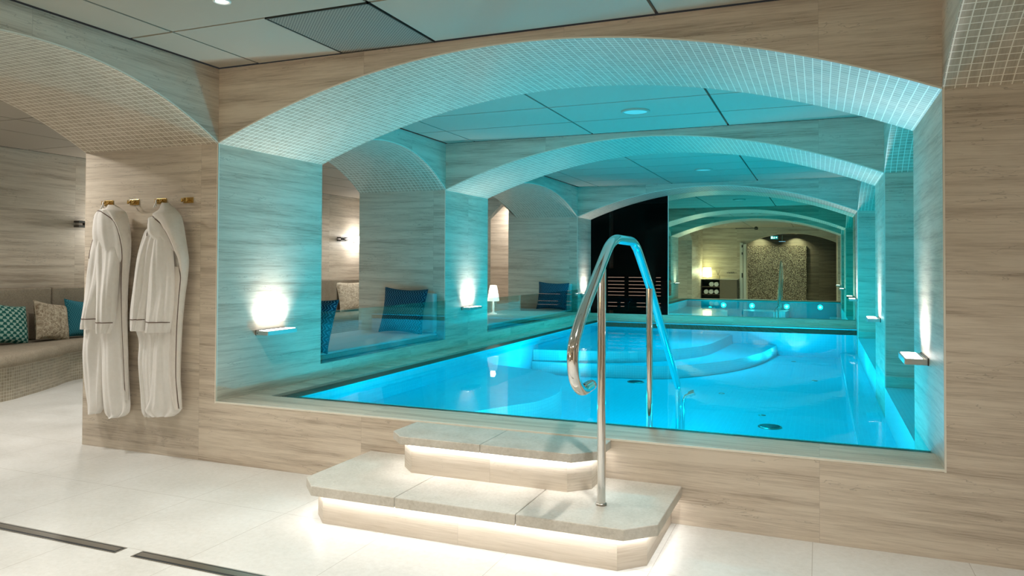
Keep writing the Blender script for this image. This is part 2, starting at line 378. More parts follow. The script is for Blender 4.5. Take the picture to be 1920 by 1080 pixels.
# ------------------------------------------------------------ the vaulted shell
ZC, ZS = 2.689, 2.178
XL, XR = -3.81, .534
def archwall(name, axis, a0, a1, t0, t1, z0, z1, op, trim=True, powr=2.0, mats=None, n=40, tz=-1):
    """wall along `axis`; op = (o0, o1, sill, spring, apex); front face on t0"""
    o0, o1, sill, spr, apx = op
    mb = MB()
    def P(a, t, z): return (a, t, z) if axis == 'x' else (t, a, z)
    def q(pts, mi=0, uv=None, sm=False): mb.quad(pts if axis == 'x' else pts[::-1], mi, uv if (uv is None or axis == 'x') else uv[::-1], sm)
    def az(a):
        t = abs((a-(o0+o1)/2)/((o1-o0)/2)); return spr+(apx-spr)*(1-min(1, t)**powr)
    for t, fl in ((t0, 1), (t1, -1)):
        def face(A, B, zA0, zB0, zA1, zB1):
            pts = [P(A, t, zA0), P(B, t, zB0), P(B, t, zB1), P(A, t, zA1)]
            q(pts if fl > 0 else pts[::-1])
        if a0 < o0-1e-6: face(a0, o0, z0, z0, z1, z1)
        if o1 < a1-1e-6: face(o1, a1, z0, z0, z1, z1)
        for k in range(n):
            A = o0+(o1-o0)*k/n; B = o0+(o1-o0)*(k+1)/n
            face(A, B, az(A), az(B), z1, z1)
        if sill > z0+1e-6: face(o0, o1, z0, z0, sill, sill)
    L = 0
    for k in range(n):
        A = o0+(o1-o0)*k/n; B = o0+(o1-o0)*(k+1)/n; d = math.hypot(B-A, az(B)-az(A))
        q([P(A, t1, az(A)), P(B, t1, az(B)), P(B, t0, az(B)), P(A, t0, az(A))], 1, [(L, t1), (L+d, t1), (L+d, t0), (L, t0)]); L += d
    if a0 < o0-1e-6: q([P(o0, t0, max(sill, z0)), P(o0, t1, max(sill, z0)), P(o0, t1, spr), P(o0, t0, spr)][::-1])
    if o1 < a1-1e-6: q([P(o1, t0, max(sill, z0)), P(o1, t1, max(sill, z0)), P(o1, t1, spr), P(o1, t0, spr)])
    if sill > z0+1e-6: q([P(o0, t0, sill), P(o1, t0, sill), P(o1, t1, sill), P(o0, t1, sill)])
    q([P(a0, t0, z1), P(a1, t0, z1), P(a1, t1, z1), P(a0, t1, z1)])
    if a0 < o0-1e-6: q([P(a0, t1, z0), P(a0, t0, z0), P(a0, t0, z1), P(a0, t1, z1)])
    if o1 < a1-1e-6: q([P(a1, t0, z0), P(a1, t1, z0), P(a1, t1, z1), P(a1, t0, z1)])
    if trim:
        w = .009
        for t, s_ in ((t0, -.0015), (t1, .0015)):
            for k in range(n):
                A = o0+(o1-o0)*k/n; B = o0+(o1-o0)*(k+1)/n
                pts = [P(A, t+s_, az(A)), P(B, t+s_, az(B)), P(B, t+s_, az(B)+w), P(A, t+s_, az(A)+w)]
                q(pts if s_ < 0 else pts[::-1], 2)
            for a, e in ((o0, -w), (o1, w)):
                if a0 < o0-1e-6 or o1 < a1-1e-6:
                    A, B = sorted((a, a+e)); pts = [P(A, t+s_, max(sill, z0, tz)), P(B, t+s_, max(sill, z0, tz)), P(B, t+s_, spr), P(A, t+s_, spr)]
                    q(pts if s_ < 0 else pts[::-1], 2)
    return struct(mb.build(name, mats or [M['stone'], M['mosaic'], M['trim']]))
AP = 2.63
archwall('wall_front', 'x', -5.09, 1.9, 0, 1.16, 0, ZC, (XL, XR, 0, ZS, AP), tz=.40)
archwall('wall_middle', 'x', -4.93, 1.7, 3.38, 4.52, -.3, ZC, (XL, XR, -.3, ZS, AP))
archwall('wall_end', 'x', -5.09, 1.7, 8.27, 9.07, -.3, ZC, (XL, XR, -.3, ZS, AP))
SA = 2.53
archwall('wall_left', 'y', -5.0, 0, -5.09, XL, 0, ZC, (-2.55, 0, 0, ZS, SA), powr=2.1)
archwall('wall_left_window_bay', 'y', 1.16, 3.38, -4.93, XL, 0, ZC, (1.16, 3.38, .53, ZS, SA), powr=2.2)
archwall('wall_left_far_bay', 'y', 4.52, 8.27, -4.93, XL, 0, ZC, (4.52, 8.27, .52, ZS, SA), powr=2.2)
archwall('wall_right', 'y', -5.0, 0, XR, 1.9, 0, ZC, (-2.55, 0, 0, ZS, SA), powr=2.1)
archwall('wall_right_niche', 'y', 1.16, 3.38, XR, 1.6, -.3, ZC, (1.16, 3.38, -.3, ZS, SA), powr=2.2)
archwall('wall_right_far_niche', 'y', 4.52, 8.27, XR, 1.6, -.3, ZC, (4.52, 8.27, -.3, ZS, SA), powr=2.2)
def wallbox(name, x0, x1, y0, y1, z0, z1, m_='stone'):
    b = MB(); b.box(x0, x1, y0, y1, z0, z1); return struct(b.build(name, M[m_]))
wallbox('wall_niche_back', 1.6, 1.75, .9, 8.4, -.3, ZC)
wallbox('wall_right_room', 3.2, 3.35, -5.2, 1.2, 0, ZC)
wallbox('wall_right_room_end', 1.9, 3.2, 1.0, 1.2, 0, ZC)
wallbox('wall_right_room_near', 1.9, 3.2, -5.2, -5.0, 0, ZC)
wallbox('wall_seating', -8.80, -8.65, -5.2, 11.2, 0, ZC)
wallbox('wall_seating_near', -8.65, -5.09, -5.2, -5.0, 0, ZC)
wallbox('wall_seating_far', -8.65, -3.9, 10.8, 11.0, 0, ZC)
wallbox('wall_seating_side', -4.15, -4.0, 9.07, 10.8, 0, ZC)
wallbox('wall_seating_back', -7.3, -4.15, 9.75, 9.9, 0, ZC)
# pointed doorway at the end of the seating room
b = MB()
b.box(-7.3, -5.50, 8.27, 8.42, 0, ZC); b.box(-5.50, -4.93, 8.27, 8.42, 2.44, ZC)
for s_ in (0, 1):
    xa, xb = ((-5.50, -5.22), (-4.93, -5.22))[s_]
    b.quad([(xa, 8.27, 2.18), (xb, 8.27, 2.44), (xa, 8.27, 2.44)][::(1 if s_ == 0 else -1)])
    b.quad([(xa, 8.42, 2.18), (xb, 8.42, 2.44), (xa, 8.42, 2.44)][::(-1 if s_ == 0 else 1)])
    b.quad([(xa, 8.27, 2.18), (xa, 8.42, 2.18), (xb, 8.42, 2.44), (xb, 8.27, 2.44)], 0)
struct(b.build('wall_seating_doorway', M['stone']))

# back wall behind the camera, seen in the mirror: arched doorway to the shower room
archwall('wall_back', 'x', XL, 1.9, -5.35, -5.0, 0, ZC, (-2.32, .56, 0, 2.15, 2.48), trim=False, mats=[M['stone'], M['stone'], M['trim']])
wallbox('wall_shower_left', -3.2, -3.05, -6.6, -5.35, 0, ZC, 'stone_dark')
wallbox('wall_shower_right', 1.2, 1.35, -6.6, -5.35, 0, ZC, 'stone_dark')
wallbox('wall_shower', -3.2, 1.35, -6.75, -6.6, 0, ZC, 'stone_dark')

# floors
b = MB(); b.box(-8.65, 3.2, -6.6, 0, -.12, 0); b.box(-8.65, -4.93, 0, 10.8, -.12, 0); b.box(-4.93, -3.9, 9.07, 10.8, -.12, 0); b.box(1.9, 3.2, 0, 1.0, -.12, 0)
struct(b.build('floor', M['floor']))

# suspended ceilings: panels with dark shadow gaps
def ceiling(name, x0, x1, y0, y1, xs, ys, skip=(), split=()):
    b = MB(); b.box(x0-.02, x1+.02, y0, y1, ZC+.02, ZC+.14, 1)
    g = .009; e = .035
    X = [x0+e]+[x for x in xs if x0+e < x < x1-e]+[x1-e]; Y = [y0+e]+[y for y in ys if y0+e < y < y1-e]+[y1-e]
    for i in range(len(X)-1):
        for j in range(len(Y)-1):
            if (i, j) in skip: continue
            b.box(X[i]+g, X[i+1]-g, Y[j]+g, Y[j+1]-g, ZC-.004, ZC+.02, 0)
    return struct(b.build(name, [M['panel'], M['gap']]))
XS = [-3.44, -2.78, -2.12, -.79]
ceiling('ceiling', XL, XR, -5.0, 0, [-3.44, -2.12, -.79], [-3.35, -2.05, -.75], skip=((1, 3),))
b = MB(); b.box(-3.434, -2.786, -.744, -.036, ZC-.004, ZC+.02); struct(b.build('ceiling_panel', M['panel']))
ceiling('ceiling_first_bay', XL, XR, 1.16, 3.38, [-3.44, -2.12, -.79], [1.31, 1.98, 2.67])
ceiling('ceiling_far_bay', XL, XR, 4.52, 8.27, [-3.44, -2.2, -.88], [4.6, 5.3, 6.0, 6.7, 7.4, 8.1])
ceiling('ceiling_seating', -8.65, -5.09, -5.0, 10.8, [-8.2+.66*k for k in range(1, 5)], [-4.6+1.32*k for k in range(12)])
ceiling('ceiling_seating_side', -5.09, -4.0, 9.07, 10.8, [-4.5], [9.8])
ceiling('ceiling_right_room', 1.9, 3.2, -5.0, 1.0, [2.5], [-4, -3, -2, -1])
wallbox('ceiling_shower', -3.2, 1.35, -6.6, -5.35, 2.50, 2.6, 'stone_dark')

# ------------------------------------------------------------ pool: curb, gutter, shell, water
WZ = .385                                  # water level
b = MB()
b.box(XL, XR, 0, .33, 0, .412)                                   # front curb
b.box(XL, -3.62, .33, 9.07, -.3, .412)                           # left coping
b.box(-3.62, XR, 8.72, 9.07, -.3, .412); b.box(XL, XR, 8.98, 9.07, .412, .50)
struct(b.build('trim_pool_curb', M['stone']))
b = MB(); b.box(XL, XR, -.0015, .010, .403, .4135); struct(b.build('trim_curb_edge', M['trim']))

BED = -.06                                 # bed of the pool
b = MB()
b.quad([(-3.47, .47, BED), (1.6, .47, BED), (1.6, 8.62, BED), (-3.47, 8.62, BED)], uv=[(-3.47, .47), (1.6, .47), (1.6, 8.62), (-3.47, 8.62)])
b.quad([(-3.47, .47, BED), (-3.47, 8.62, BED), (-3.47, 8.62, .39), (-3.47, .47, .39)])
b.quad([(XR, .47, BED), (-3.47, .47, BED), (-3.47, .47, .39), (XR, .47, .39)])
b.quad([(-3.47, 8.62, BED), (XR, 8.62, BED), (XR, 8.62, .39), (-3.47, 8.62, .39)])
pool = tag(b.build('pool_basin', M['pool']), 'long blue mosaic pool basin filling the vaulted bays', 'pool')
# benches and steps under water, parts of the pool
def underwater(name, poly, z1, mi='pool', label=None):
    b_ = MB(); b_.prism(poly, BED, z1, 0, 1)
    o_ = b_.build(name, [M[mi], M['pool_edge'] if mi == 'pool' else M[mi]], pool); 
    if label: o_['label'] = label
    return o_
def curve2(pts, n=8): return [(p.x, p.y) for p in smooth_path([(x, y, 0) for x, y in pts], n)]
underwater('corner_seat', [(-3.468, .48)]+[(-3.468, 3.98)]+curve2([(-3.14, 3.87), (-2.66, 3.62), (-2.37, 3.10), (-2.19, 2.50), (-2.20, 2.03), (-2.32, 1.76)])+[(-2.6, 1.2), (-2.7, .48)], .20, label='rounded mosaic seat in the near corner under water')
underwater('curved_step', [(-3.468, 8.615), (-3.468, 5.18)]+curve2([(-3.05, 5.20), (-2.4, 5.27), (-1.73, 5.46), (-1.12, 6.30), (-.78, 7.40), (-.62, 8.60)]), .10, label='lower curved step under water')
underwater('curved_bench', [(-3.466, 8.61), (-3.466, 5.22)]+curve2([(-3.12, 5.26), (-2.6, 5.40), (-2.03, 5.73), (-1.51, 6.53), (-1.36, 7.60), (-1.30, 8.60)]), .25, label='upper curved bench under water')
underwater('side_ledge', [(.26, .48), (XR, .48), (XR, 8.6), (.30, 8.6)], .02, label='low ledge along the right wall under water')
underwater('niche_shelf', [(XR, 1.17), (1.59, 1.17), (1.59, 3.375), (XR, 3.375)], .29, 'pool_edge', label='white mosaic shelf in the near niche')
underwater('niche_shelf', [(XR, 4.53), (1.59, 4.53), (1.59, 8.26), (XR, 8.26)], .29, 'pool_edge', label='white mosaic shelf in the far niche')
b = MB(); b.prism([(-1.95, .48), (-1.86, 1.25), (-1.6, 1.42), (-1.1, 1.42), (-.82, 1.25), (-.74, .48)], BED, .16, 0, 1)
b.build('entry_step', [M['pool_edge'], M['pool']], pool)

# water surface
b = MB(); b.quad([(-3.468, .472, WZ), (1.598, .472, WZ), (1.598, 8.618, WZ), (-3.468, 8.618, WZ)])
tag(b.build('pool_water', M['water']), 'clear cyan water filling the long pool', 'water', kind='stuff')

# gutter with slats round the pool
g = empty('pool_gutter', (-1.5, .4, .38), 'dark slatted overflow gutter running round the pool edge', 'gutter')
b = MB(); b.box(-3.62, XR, .33, .472, .30, .375); b.box(-3.62, -3.468, .33, 8.72, .30, .375); b.box(-3.62, XR, 8.62, 8.72, .30, .375)
b.build('channel', M['hole'], g, origin=(0, 0, 0)).location = (1.5, -.4, -.38)
b = MB()
for k in range(6): b.box(-3.62+.022*k, XR, .338+.022*k, .338+.022*k+.010, .375, .392)
for k in range(6): b.box(-3.612+.022*k, -3.612+.022*k+.010, .35+.022*k, 8.72, .375, .392)
for k in range(4): b.box(-3.5, XR, 8.63+.022*k, 8.64+.022*k, .375, .392)
b.build('grating', M['steel'], g).location = (1.5, -.4, -.38)
b = MB(); b.box(-3.476, XR, .462, .474, .30, .394); b.box(-3.476, -3.464, .474, 8.62, .30, .394)
b.build('inner_rim', M['pool'], g).location = (1.5, -.4, -.38)

# pool drain, wall nozzle
d = empty('pool_drain', (-.40, 2.98, BED), 'round dark drain on the pool floor', 'drain')
b = MB(); b.lathe([(0, .012), (.075, .012), (.085, .008), (.09, 0)]); b.build('cover', M['hole'], d)
b = MB(); b.lathe([(.086, .010), (.098, .010), (.102, 0)]); b.build('ring', M['steel'], d)
d2 = copy_tree(d); d2.location = (-2.06, 5.02, BED); d2['label'] = 'faint dark drain near the curved steps of the pool'
n_ = empty('pool_nozzle', (-1.0, 2.18, .30), 'small chrome water nozzle beside the submerged end of the rail', 'nozzle')
b = MB(); b.tube([(-.02, 0, -.36), (-.02, 0, -.05), (0, 0, 0), (.045, 0, .02)], .013); b.build('pipe', M['chrome'], n_)
b = MB(); b.tube([(.03, 0, .012), (.05, 0, .024), (.07, 0, .03)], .024); b.build('head', M['chrome'], n_)

# underwater lamps: round lamps in the front wall of the pool and in the right wall
def pool_lamp(loc, d_, aim, label, e):
    o = empty('underwater_lamp', loc, label, 'pool light', 'round lamps set in the pool walls')
    D = Vector(d_); q = D.to_track_quat('Z', 'Y')
    b = MB(); b.lathe([(.036, 0), (.052, .0), (.050, .010), (.036, .012)], n=24); r = b.build('ring', M['steel'], o); r.rotation_euler = q.to_euler()
    b = MB(); b.lathe([(0, .008), (.034, .008), (.036, 0)], n=24); r = b.build('lens', M['pool_glow'], o); r.rotation_euler = q.to_euler()
    light('underwater_light', Vector(loc)+D*.02, D, .12, .12, e, CYAN, o, shape='DISK')
    return o
names = ['first', 'second', 'third', 'fourth']
for k, x in enumerate((-2.47, -1.71, -.81, .03)):
    pool_lamp((x, .48, .26), (0, 1, 0), (0, 1, -.05), names[k]+' from the left of the round lamps in the near pool wall', E_POOL*(.5 if k == 3 else 1.2))
for k, (x, y) in enumerate(((-2.75, 1.1), (-.55, 1.7), (-.5, 3.5), (-.05, 6.0), (-2.95, 4.6), (-1.0, 4.6), (-.35, 7.9))):  # uplights added to throw cyan light up onto walls and ceiling
    o = empty('added_uplight', (x, y, BED), ['added round uplight in the pool floor by the near seat', 'added round uplight in the pool floor near the front wall', 'added round uplight by the right ledge in the first bay', 'added round uplight by the right ledge in the far bay', 'added round uplight between seat and curved step', 'added round uplight in the middle of the pool floor', 'added round uplight at the far end of the pool floor'][k], 'pool light', 'added uplights in the pool floor')
    o.location.z = .21 if k == 0 else BED
    b = MB(); b.lathe([(0, .006), (.026, .006), (.032, .004), (.036, 0)], n=20); b.build('lens', M['steel'], o)
    light('uplight', (x, y, o.location.z+.02), (0, 0, 1), .06, .06, E_POOLUP, CYAN, o, shape='DISK')

# ------------------------------------------------------------ glass, mirror, dark window
def pane(name, y0, y1, zs, zt):
    b = MB(); b.box(XL+.002, XL+.012, y0+.01, y1-.01, zs+.002, zt); o = struct(b.build(name, M['glass']))
pane('window_1', 1.16, 3.38, .53, .96); pane('window_2', 4.52, 8.27, .52, .94)
b = MB(); b.box(-2.415, .62, 9.075, 9.09, .50, 2.80)
tag(b.build('mirror', M['mirror']), 'large green-tinted mirror filling the arch at the far end of the pool', 'mirror')
b = MB(); b.box(-2.425, -2.413, 9.066, 9.092, .50, 2.62); struct(b.build('trim_mirror', M['trim']))
b = MB(); b.box(-3.95, -2.425, 9.075, 9.087, .50, 2.80); struct(b.build('window_3', M['smoke_glass']))
b = MB()
b.box(-5.2, -1.2, 11.2, 11.3, 0, ZC); b.box(-3.98, -3.93, 9.12, 11.2, 0, ZC); b.box(-1.25, -1.2, 9.12, 11.2, 0, ZC)
b.box(-3.93, -1.25, 9.12, 11.2, 2.62, ZC); b.box(-3.93, -1.25, 9.12, 11.2, .0, .05)
struct(b.build('wall_dark_room', M['black']))
# slatted sauna screen: dark boards with warm light between them
s_ = empty('slatted_screen', (-3.3, 10.6, .45), 'dark slatted wooden screen with warm light glowing through behind the smoked glass', 'screen')
zl = [1.12, 1.045, .975, .905, .835, .765, .62, .545]
ze = [1.30]+zl+[.46]
b = MB()
for k in range(len(ze)-1):
    b.box(-.62, 2.0, -.02, .01, ze[k+1]+.0035-.45, ze[k]-.0035-.45)
b.build('boards', M['wood_dark'], s_)
for k, z in enumerate(zl):
    segs = ((-.60, -.26), (-.18, .16), (.36, .46), (.60, 1.1)) if k < 6 else ((-.60, -.42), (-.34, -.20), (-.02, .22), (.28, .60), (.66, 1.1))
    for x0, x1 in segs:
        b = MB(); b.box(x0, x1, .004, .02, z-.45-.003, z-.45+.003); b.build('light_strip', M['slot_glow'], s_)
for x0, x1 in ((-.26, -.18), (.16, .36), (.46, .60)):
    b = MB(); b.box(x0, x1, -.03, -.02, .0, .85); b.build('upright', M['wood_dark'], s_)

# ------------------------------------------------------------ steps
def steps():
    st = empty('pool_steps', (-1.615, 0, 0), 'two-tier pale limestone steps with lit risers leading up to the pool', 'steps')
    ox = 1.615
    def slab(name, x0, x1, y, c, z0, z1, joints):
        xs = [x0]+joints+[x1]
        for i in range(len(xs)-1):
            A, B = xs[i], xs[i+1]; g_ = .0015
            poly = [(A+(g_ if i else 0), 0)]
            if i == 0: poly += [(A, y+c), (A+c, y)]
            else: poly += [(A+g_, y)]
            if i == len(xs)-2: poly += [(B-c, y), (B, y+c)]
            else: poly += [(B-g_, y)]
            poly += [(B-(g_ if i < len(xs)-2 else 0), 0)]
            b = MB(); b.prism([(px+ox, py-.001) for px, py in poly], z0, z1); b.build(name, M['slab'], st, bevel=.004)
        b = MB(); b.prism([(x0+.02+ox, -.002), (x0+.02+ox, y+c+.02), (x0+c+.02+ox, y+.02), (x1-c-.02+ox, y+.02), (x1-.02+ox, y+c+.02), (x1-.02+ox, -.002)], z0-.003, z1-.006); b.build('slab_joint', M['joint'], st)
    slab('lower_tread', -2.57, -.665, -.752, .125, .148, .20, [-1.945, -1.30])
    slab('upper_tread', -2.245, -1.045, -.375, .105, .36, .405, [-1.655])
    for nm, x0, x1, y, c, z0, z1 in (('lower_riser', -2.51, -.72, -.712, .11, 0, .1445), ('upper_riser', -2.19, -1.085, -.335, .10, .2, .3565)):
        b = MB(); b.prism([(x0+ox, -.002), (x0+ox, y+c), (x0+c+ox, y), (x1-c+ox, y), (x1+ox, y+c), (x1+ox, -.002)], z0, z1); b.build(nm, M['stone_riser'], st)
    # LED tape under the nosing of each tread
    def tape(pts, z, e):
        for (xa, ya), (xb, yb) in zip(pts[:-1], pts[1:]):
            L = math.dist((xa, ya), (xb, yb)); cx, cy_ = (xa+xb)/2, (ya+yb)/2; ang = math.atan2(yb-ya, xb-xa)
            b = MB(); b.box(-L/2, L/2, -.006, .006, -.003, 0); o = b.build('light_tape', M['glow'], st); o.location = (cx+ox, cy_, z); o.rotation_euler = (0, 0, ang)
            l = light('tape_light', (0, 0, 0), (0, 0, -1), L, .012, e*L, WHITE); l.parent = st; l.location = (cx+ox, cy_, z-.006); l.rotation_euler = (0, 0, ang)
    o_ = .020
    tape([(-2.51-o_, -.03), (-2.51-o_, -.61), (-2.405, -.712-o_), (-.825, -.712-o_), (-.72+o_, -.61), (-.72+o_, -.03)], .1475, E_STRIP)
    tape([(-2.19-o_, -.03), (-2.19-o_, -.24), (-2.095, -.335-o_), (-1.18, -.335-o_), (-1.085+o_, -.24), (-1.085+o_, -.03)], .3595, E_STRIP)
    return st
steps()

# ------------------------------------------------------------ stainless handrail
hr = empty('handrail', (-.971, -.457, .2), 'polished stainless handrail rising from the lower step and curving down into the pool', 'handrail')
def H(y, z): return (0, y+.457, z-.2)
path = fillet([H(-.66, .80), H(-.80, .795), H(-.90, .86), H(-.935, .985), H(-.80, 1.125), H(-.275, 1.487), H(.24, 1.487), H(.66, 1.215), H(1.63, .47)], [.06, .05, .07, .10, .13, .12, .04], 7)
b = MB(); b.tube(path, .0255, n=20); b.build('rail', M['chrome'], hr)
b = MB(); b.lathe([(0, 0), (.012, .001), (.02, .006), (.024, .014)], n=20); o = b.build('end_cap', M['chrome'], hr); o.location = H(-.645, .80); o.rotation_euler = (math.radians(-90), 0, 0)
b = MB(); b.tube([H(-.462, .2), H(-.462, 1.335)], .0205, n=20); b.build('post', M['chrome'], hr)
b = MB(); b.tube([H(.645, BED+.2), H(.645, 1.22)], .0205, n=20); b.build('post', M['chrome'], hr)
b = MB(); b.tube(fillet([H(1.60, .50), H(1.655, .45), H(1.655, BED)], .03), .0205, n=20); b.build('post', M['chrome'], hr)
for y in (-.462,):
    b = MB(); b.lathe([(.021, .012), (.026, .010), (.027, 0)], n=24); o = b.build('foot_ring', M['steel'], hr); o.location = H(y, .2)

# ------------------------------------------------------------ shelf-like wall lamps on the piers
def wall_lamp():
    w = empty('wall_lamp', (0, 0, 0), 'x', 'wall lamp', 'box wall lamps throwing light up the piers')
    b = MB(); b.box(.006, .115, -.165, .165, -.034, -.002); b.build('housing', M['lampmetal'], w, bevel=.003)
    b = MB(); b.box(0, .006, -.16, .16, -.036, .003); b.build('back_plate', M['darksteel'], w)
    b = MB(); b.box(.03, .105, -.155, .155, -.003, .001); b.build('diffuser', M['glow'], w)
    b = MB(); b.tube([(.02, -.1665, -.02), (.02, -.164, -.02)], .004, n=10); b.build('screw', M['darksteel'], w)
    l = light('lamp_light', (0, 0, 0), (0, 0, 1), .05, .30, E_LAMP, WHITE, spread=95); l.parent = w; l.location = (.055, 0, .006)
    l.rotation_euler = (math.radians(180), 0, 0)
    return w
proto = wall_lamp()
spots = [(XL, .545, 0, 'lit box wall lamp on the left pier of the nearest arch'), (XL, 3.95, 0, 'lit box wall lamp on the pier between the two side windows'), (XL, 8.62, 0, 'lit box wall lamp on the left pier beside the dark glass'),
         (XR, .66, math.pi, 'largest white box lamp on the right pier of the nearest arch'), (XR, 3.95, math.pi, 'lit box wall lamp on the right pier of the middle arch'), (XR, 8.55, math.pi, 'lit box wall lamp on the right pier beside the mirror')]
for i, (x, y, rz, lb) in enumerate(spots):
    o = proto if i == 0 else copy_tree(proto)
    o.location = (x+(.0005 if rz == 0 else -.0005), y, .866); o.rotation_euler = (0, 0, rz); o['label'] = lb

# ------------------------------------------------------------ ceiling fittings
b = MB(); b.box(-2.774, -2.126, -.744, -.036, ZC-.006, ZC+.005, 0)
for bx in ((-2.778, -2.122, -.748, -.740), (-2.778, -2.122, -.040, -.032), (-2.778, -2.770, -.748, -.032), (-2.130, -2.122, -.748, -.032)): b.box(*bx, ZC-.010, ZC+.005, 1)
v = empty('ceiling_vent', (-2.45, -.39, ZC), 'square perforated grey metal vent panel in the near ceiling', 'vent')
vo = b.build('grille', [M['vent'], M['darksteel']], v); vo.location = (2.45, .39, -ZC)
def ceiling_fitting(x, y, lb, e, cone=150):
    o = empty('round_ceiling_fitting', (x, y, ZC-.004), lb, 'ceiling fitting', 'round ceiling fittings over the pool, light added')
    b = MB(); b.lathe([(.125, 0), (.122, -.012), (.105, -.016), (.10, -.010)], n=40); b.build('rim', M['panel'], o)
    b = MB(); b.lathe([(.101, -.009), (.05, -.012), (0, -.0125)], n=40); b.build('lens', M['white'], o)
    beam('added_bay_light', (x, y, ZC-.03), (0, 0, -1), e, CYAN, cone, o, blend=.6, r=.09)  # cyan light added to fittings that look unlit, to brighten the pool floor
ceiling_fitting(-1.46, 2.38, 'round flush fitting in the ceiling of the first pool bay, cyan light added', E_BAY*.7, 112)
ceiling_fitting(-1.47, 6.57, 'round flush fitting in the ceiling of the far pool bay, cyan light added', E_BAY)
def downlight(x, y, lb, e, z=ZC-.004, grp='recessed downlights', spread=95, col=NEUT, size=.07):
    o = empty('downlight', (x, y, z), lb, 'downlight', grp)
    b = MB(); b.lathe([(.045, 0), (.044, -.005), (.034, -.006), (.031, .004)], n=28); b.build('trim_ring', M['white'], o)
    b = MB(); b.lathe([(.031, -.001), (.0, -.0015)], n=24); b.build('lens', M['glow'], o)
    light('down_light', (x, y, z-.008), (0, 0, -1), size, size, e, col, o, spread, 'DISK')
for x, y, lb in ((-2.80, -1.04, 'glowing downlight at the top edge of the near ceiling'), (-.45, -1.2, 'downlight over the right end of the steps'), (-2.80, -3.0, 'downlight at the back left of the near room'), (-.45, -3.0, 'downlight at the back right of the near room')):
    downlight(x, y, lb, E_DOWN*(1.1 if y > -2 else 1.7), spread=(105 if y > -2 else 120))
downlight(-5.75, -.62, 'downlight just beyond the arch, above the robes', 24, spread=150, size=.16)
for x, y, lb in ((-6.3, -1.3, 'downlight over the near part of the seating room'), (-6.5, 1.2, 'downlight over the seating room by the robe pier'), (-6.9, 4.6, 'downlight in the middle of the seating room'), (-7.4, 7.6, 'downlight at the far end of the seating room')):
    downlight(x, y, lb, E_SEAT, grp='seating room downlights', spread=150)
downlight(-5.45, 9.45, 'downlight washing the wall behind the pointed doorway', 22, grp='seating room downlights', spread=150)
downlight(2.4, -1.2, 'downlight in the side room on the right', 14, spread=150)

# ------------------------------------------------------------ robes on gold hooks
A_LEFT = [(-4.962, 1.444, -4.777, 1.444), (-5.016, 1.091, -4.771, 1.096), (-5.028, 0.856, -4.777, 0.865), (-5.036, 0.698, -4.812, 0.709), (-5.022, 0.542, -4.82, 0.554), (-4.997, 0.388, -4.823, 0.4), (-4.973, 0.292, -4.821, 0.304), (-4.939, 0.252, -4.852, 0.259)]
A_RIGHT = [(-4.832, 1.522, -4.635, 1.52), (-4.854, 1.25, -4.62, 1.252), (-4.876, 0.939, -4.588, 0.948), (-4.839, 0.708, -4.574, 0.72), (-4.824, 0.477, -4.559, 0.494), (-4.799, 0.305, -4.546, 0.325), (-4.777, 0.257, -4.576, 0.273), (-4.744, 0.241, -4.639, 0.249)]
A_SLV1 = [(-4.88, 1.59, -4.692, 1.587), (-4.925, 1.405, -4.715, 1.404), (-4.955, 1.249, -4.755, 1.251), (-4.979, 1.094, -4.789, 1.098), (-5.004, 0.938, -4.835, 0.943), (-5.013, 0.868, -4.839, 0.874)]
A_SLV2 = [(-4.822, 1.615, -4.611, 1.612), (-4.835, 1.404, -4.612, 1.404), (-4.836, 1.174, -4.624, 1.178), (-4.826, 0.945, -4.646, 0.951), (-4.819, 0.846, -4.686, 0.851)]
A_HOOD = [(-4.748, 1.751, -4.643, 1.748), (-4.812, 1.729, -4.621, 1.725), (-4.854, 1.696, -4.595, 1.69), (-4.869, 1.635, -4.568, 1.629), (-4.873, 1.539, -4.556, 1.535), (-4.85, 1.442, -4.575, 1.441), (-4.805, 1.358, -4.615, 1.359)]
B_LEFT = [(-4.443, 1.556, -4.261, 1.554), (-4.51, 1.253, -4.256, 1.256), (-4.526, 0.95, -4.252, 0.958), (-4.477, 0.8, -4.249, 0.81), (-4.474, 0.65, -4.267, 0.661), (-4.435, 0.427, -4.283, 0.437), (-4.422, 0.315, -4.291, 0.325), (-4.391, 0.273, -4.301, 0.28)]
B_RIGHT = [(-4.311, 1.554, -4.113, 1.552), (-4.306, 1.255, -4.079, 1.257), (-4.313, 1.031, -4.086, 1.037), (-4.339, 0.806, -4.097, 0.816), (-4.346, 0.582, -4.084, 0.597), (-4.363, 0.394, -4.071, 0.415), (-4.402, 0.317, -4.07, 0.342), (-4.321, 0.282, -4.133, 0.297)]
B_SLV1 = [(-4.347, 1.609, -4.227, 1.607), (-4.396, 1.553, -4.246, 1.552), (-4.455, 1.404, -4.278, 1.404), (-4.487, 1.179, -4.325, 1.182), (-4.515, 0.991, -4.367, 0.995), (-4.518, 0.875, -4.385, 0.879)]
B_SLV2 = [(-4.26, 1.625, -4.147, 1.623), (-4.301, 1.404, -4.104, 1.404), (-4.327, 1.182, -4.091, 1.186), (-4.349, 0.997, -4.098, 1.004), (-4.352, 0.871, -4.13, 0.88)]
B_HOOD = [(-4.294, 1.684, -4.225, 1.682), (-4.319, 1.655, -4.195, 1.652), (-4.328, 1.607, -4.165, 1.604), (-4.317, 1.559, -4.145, 1.557), (-4.262, 1.506, -4.115, 1.505), (-4.201, 1.44, -4.085, 1.44)]
B_LAPEL = [(-4.117, 1.331, -4.049, 1.331), (-4.133, 1.111, -4.05, 1.112), (-4.139, 0.891, -4.062, 0.893), (-4.154, 0.597, -4.062, 0.602), (-4.122, 0.417, -4.045, 0.422), (-4.092, 0.353, -4.039, 0.357)]
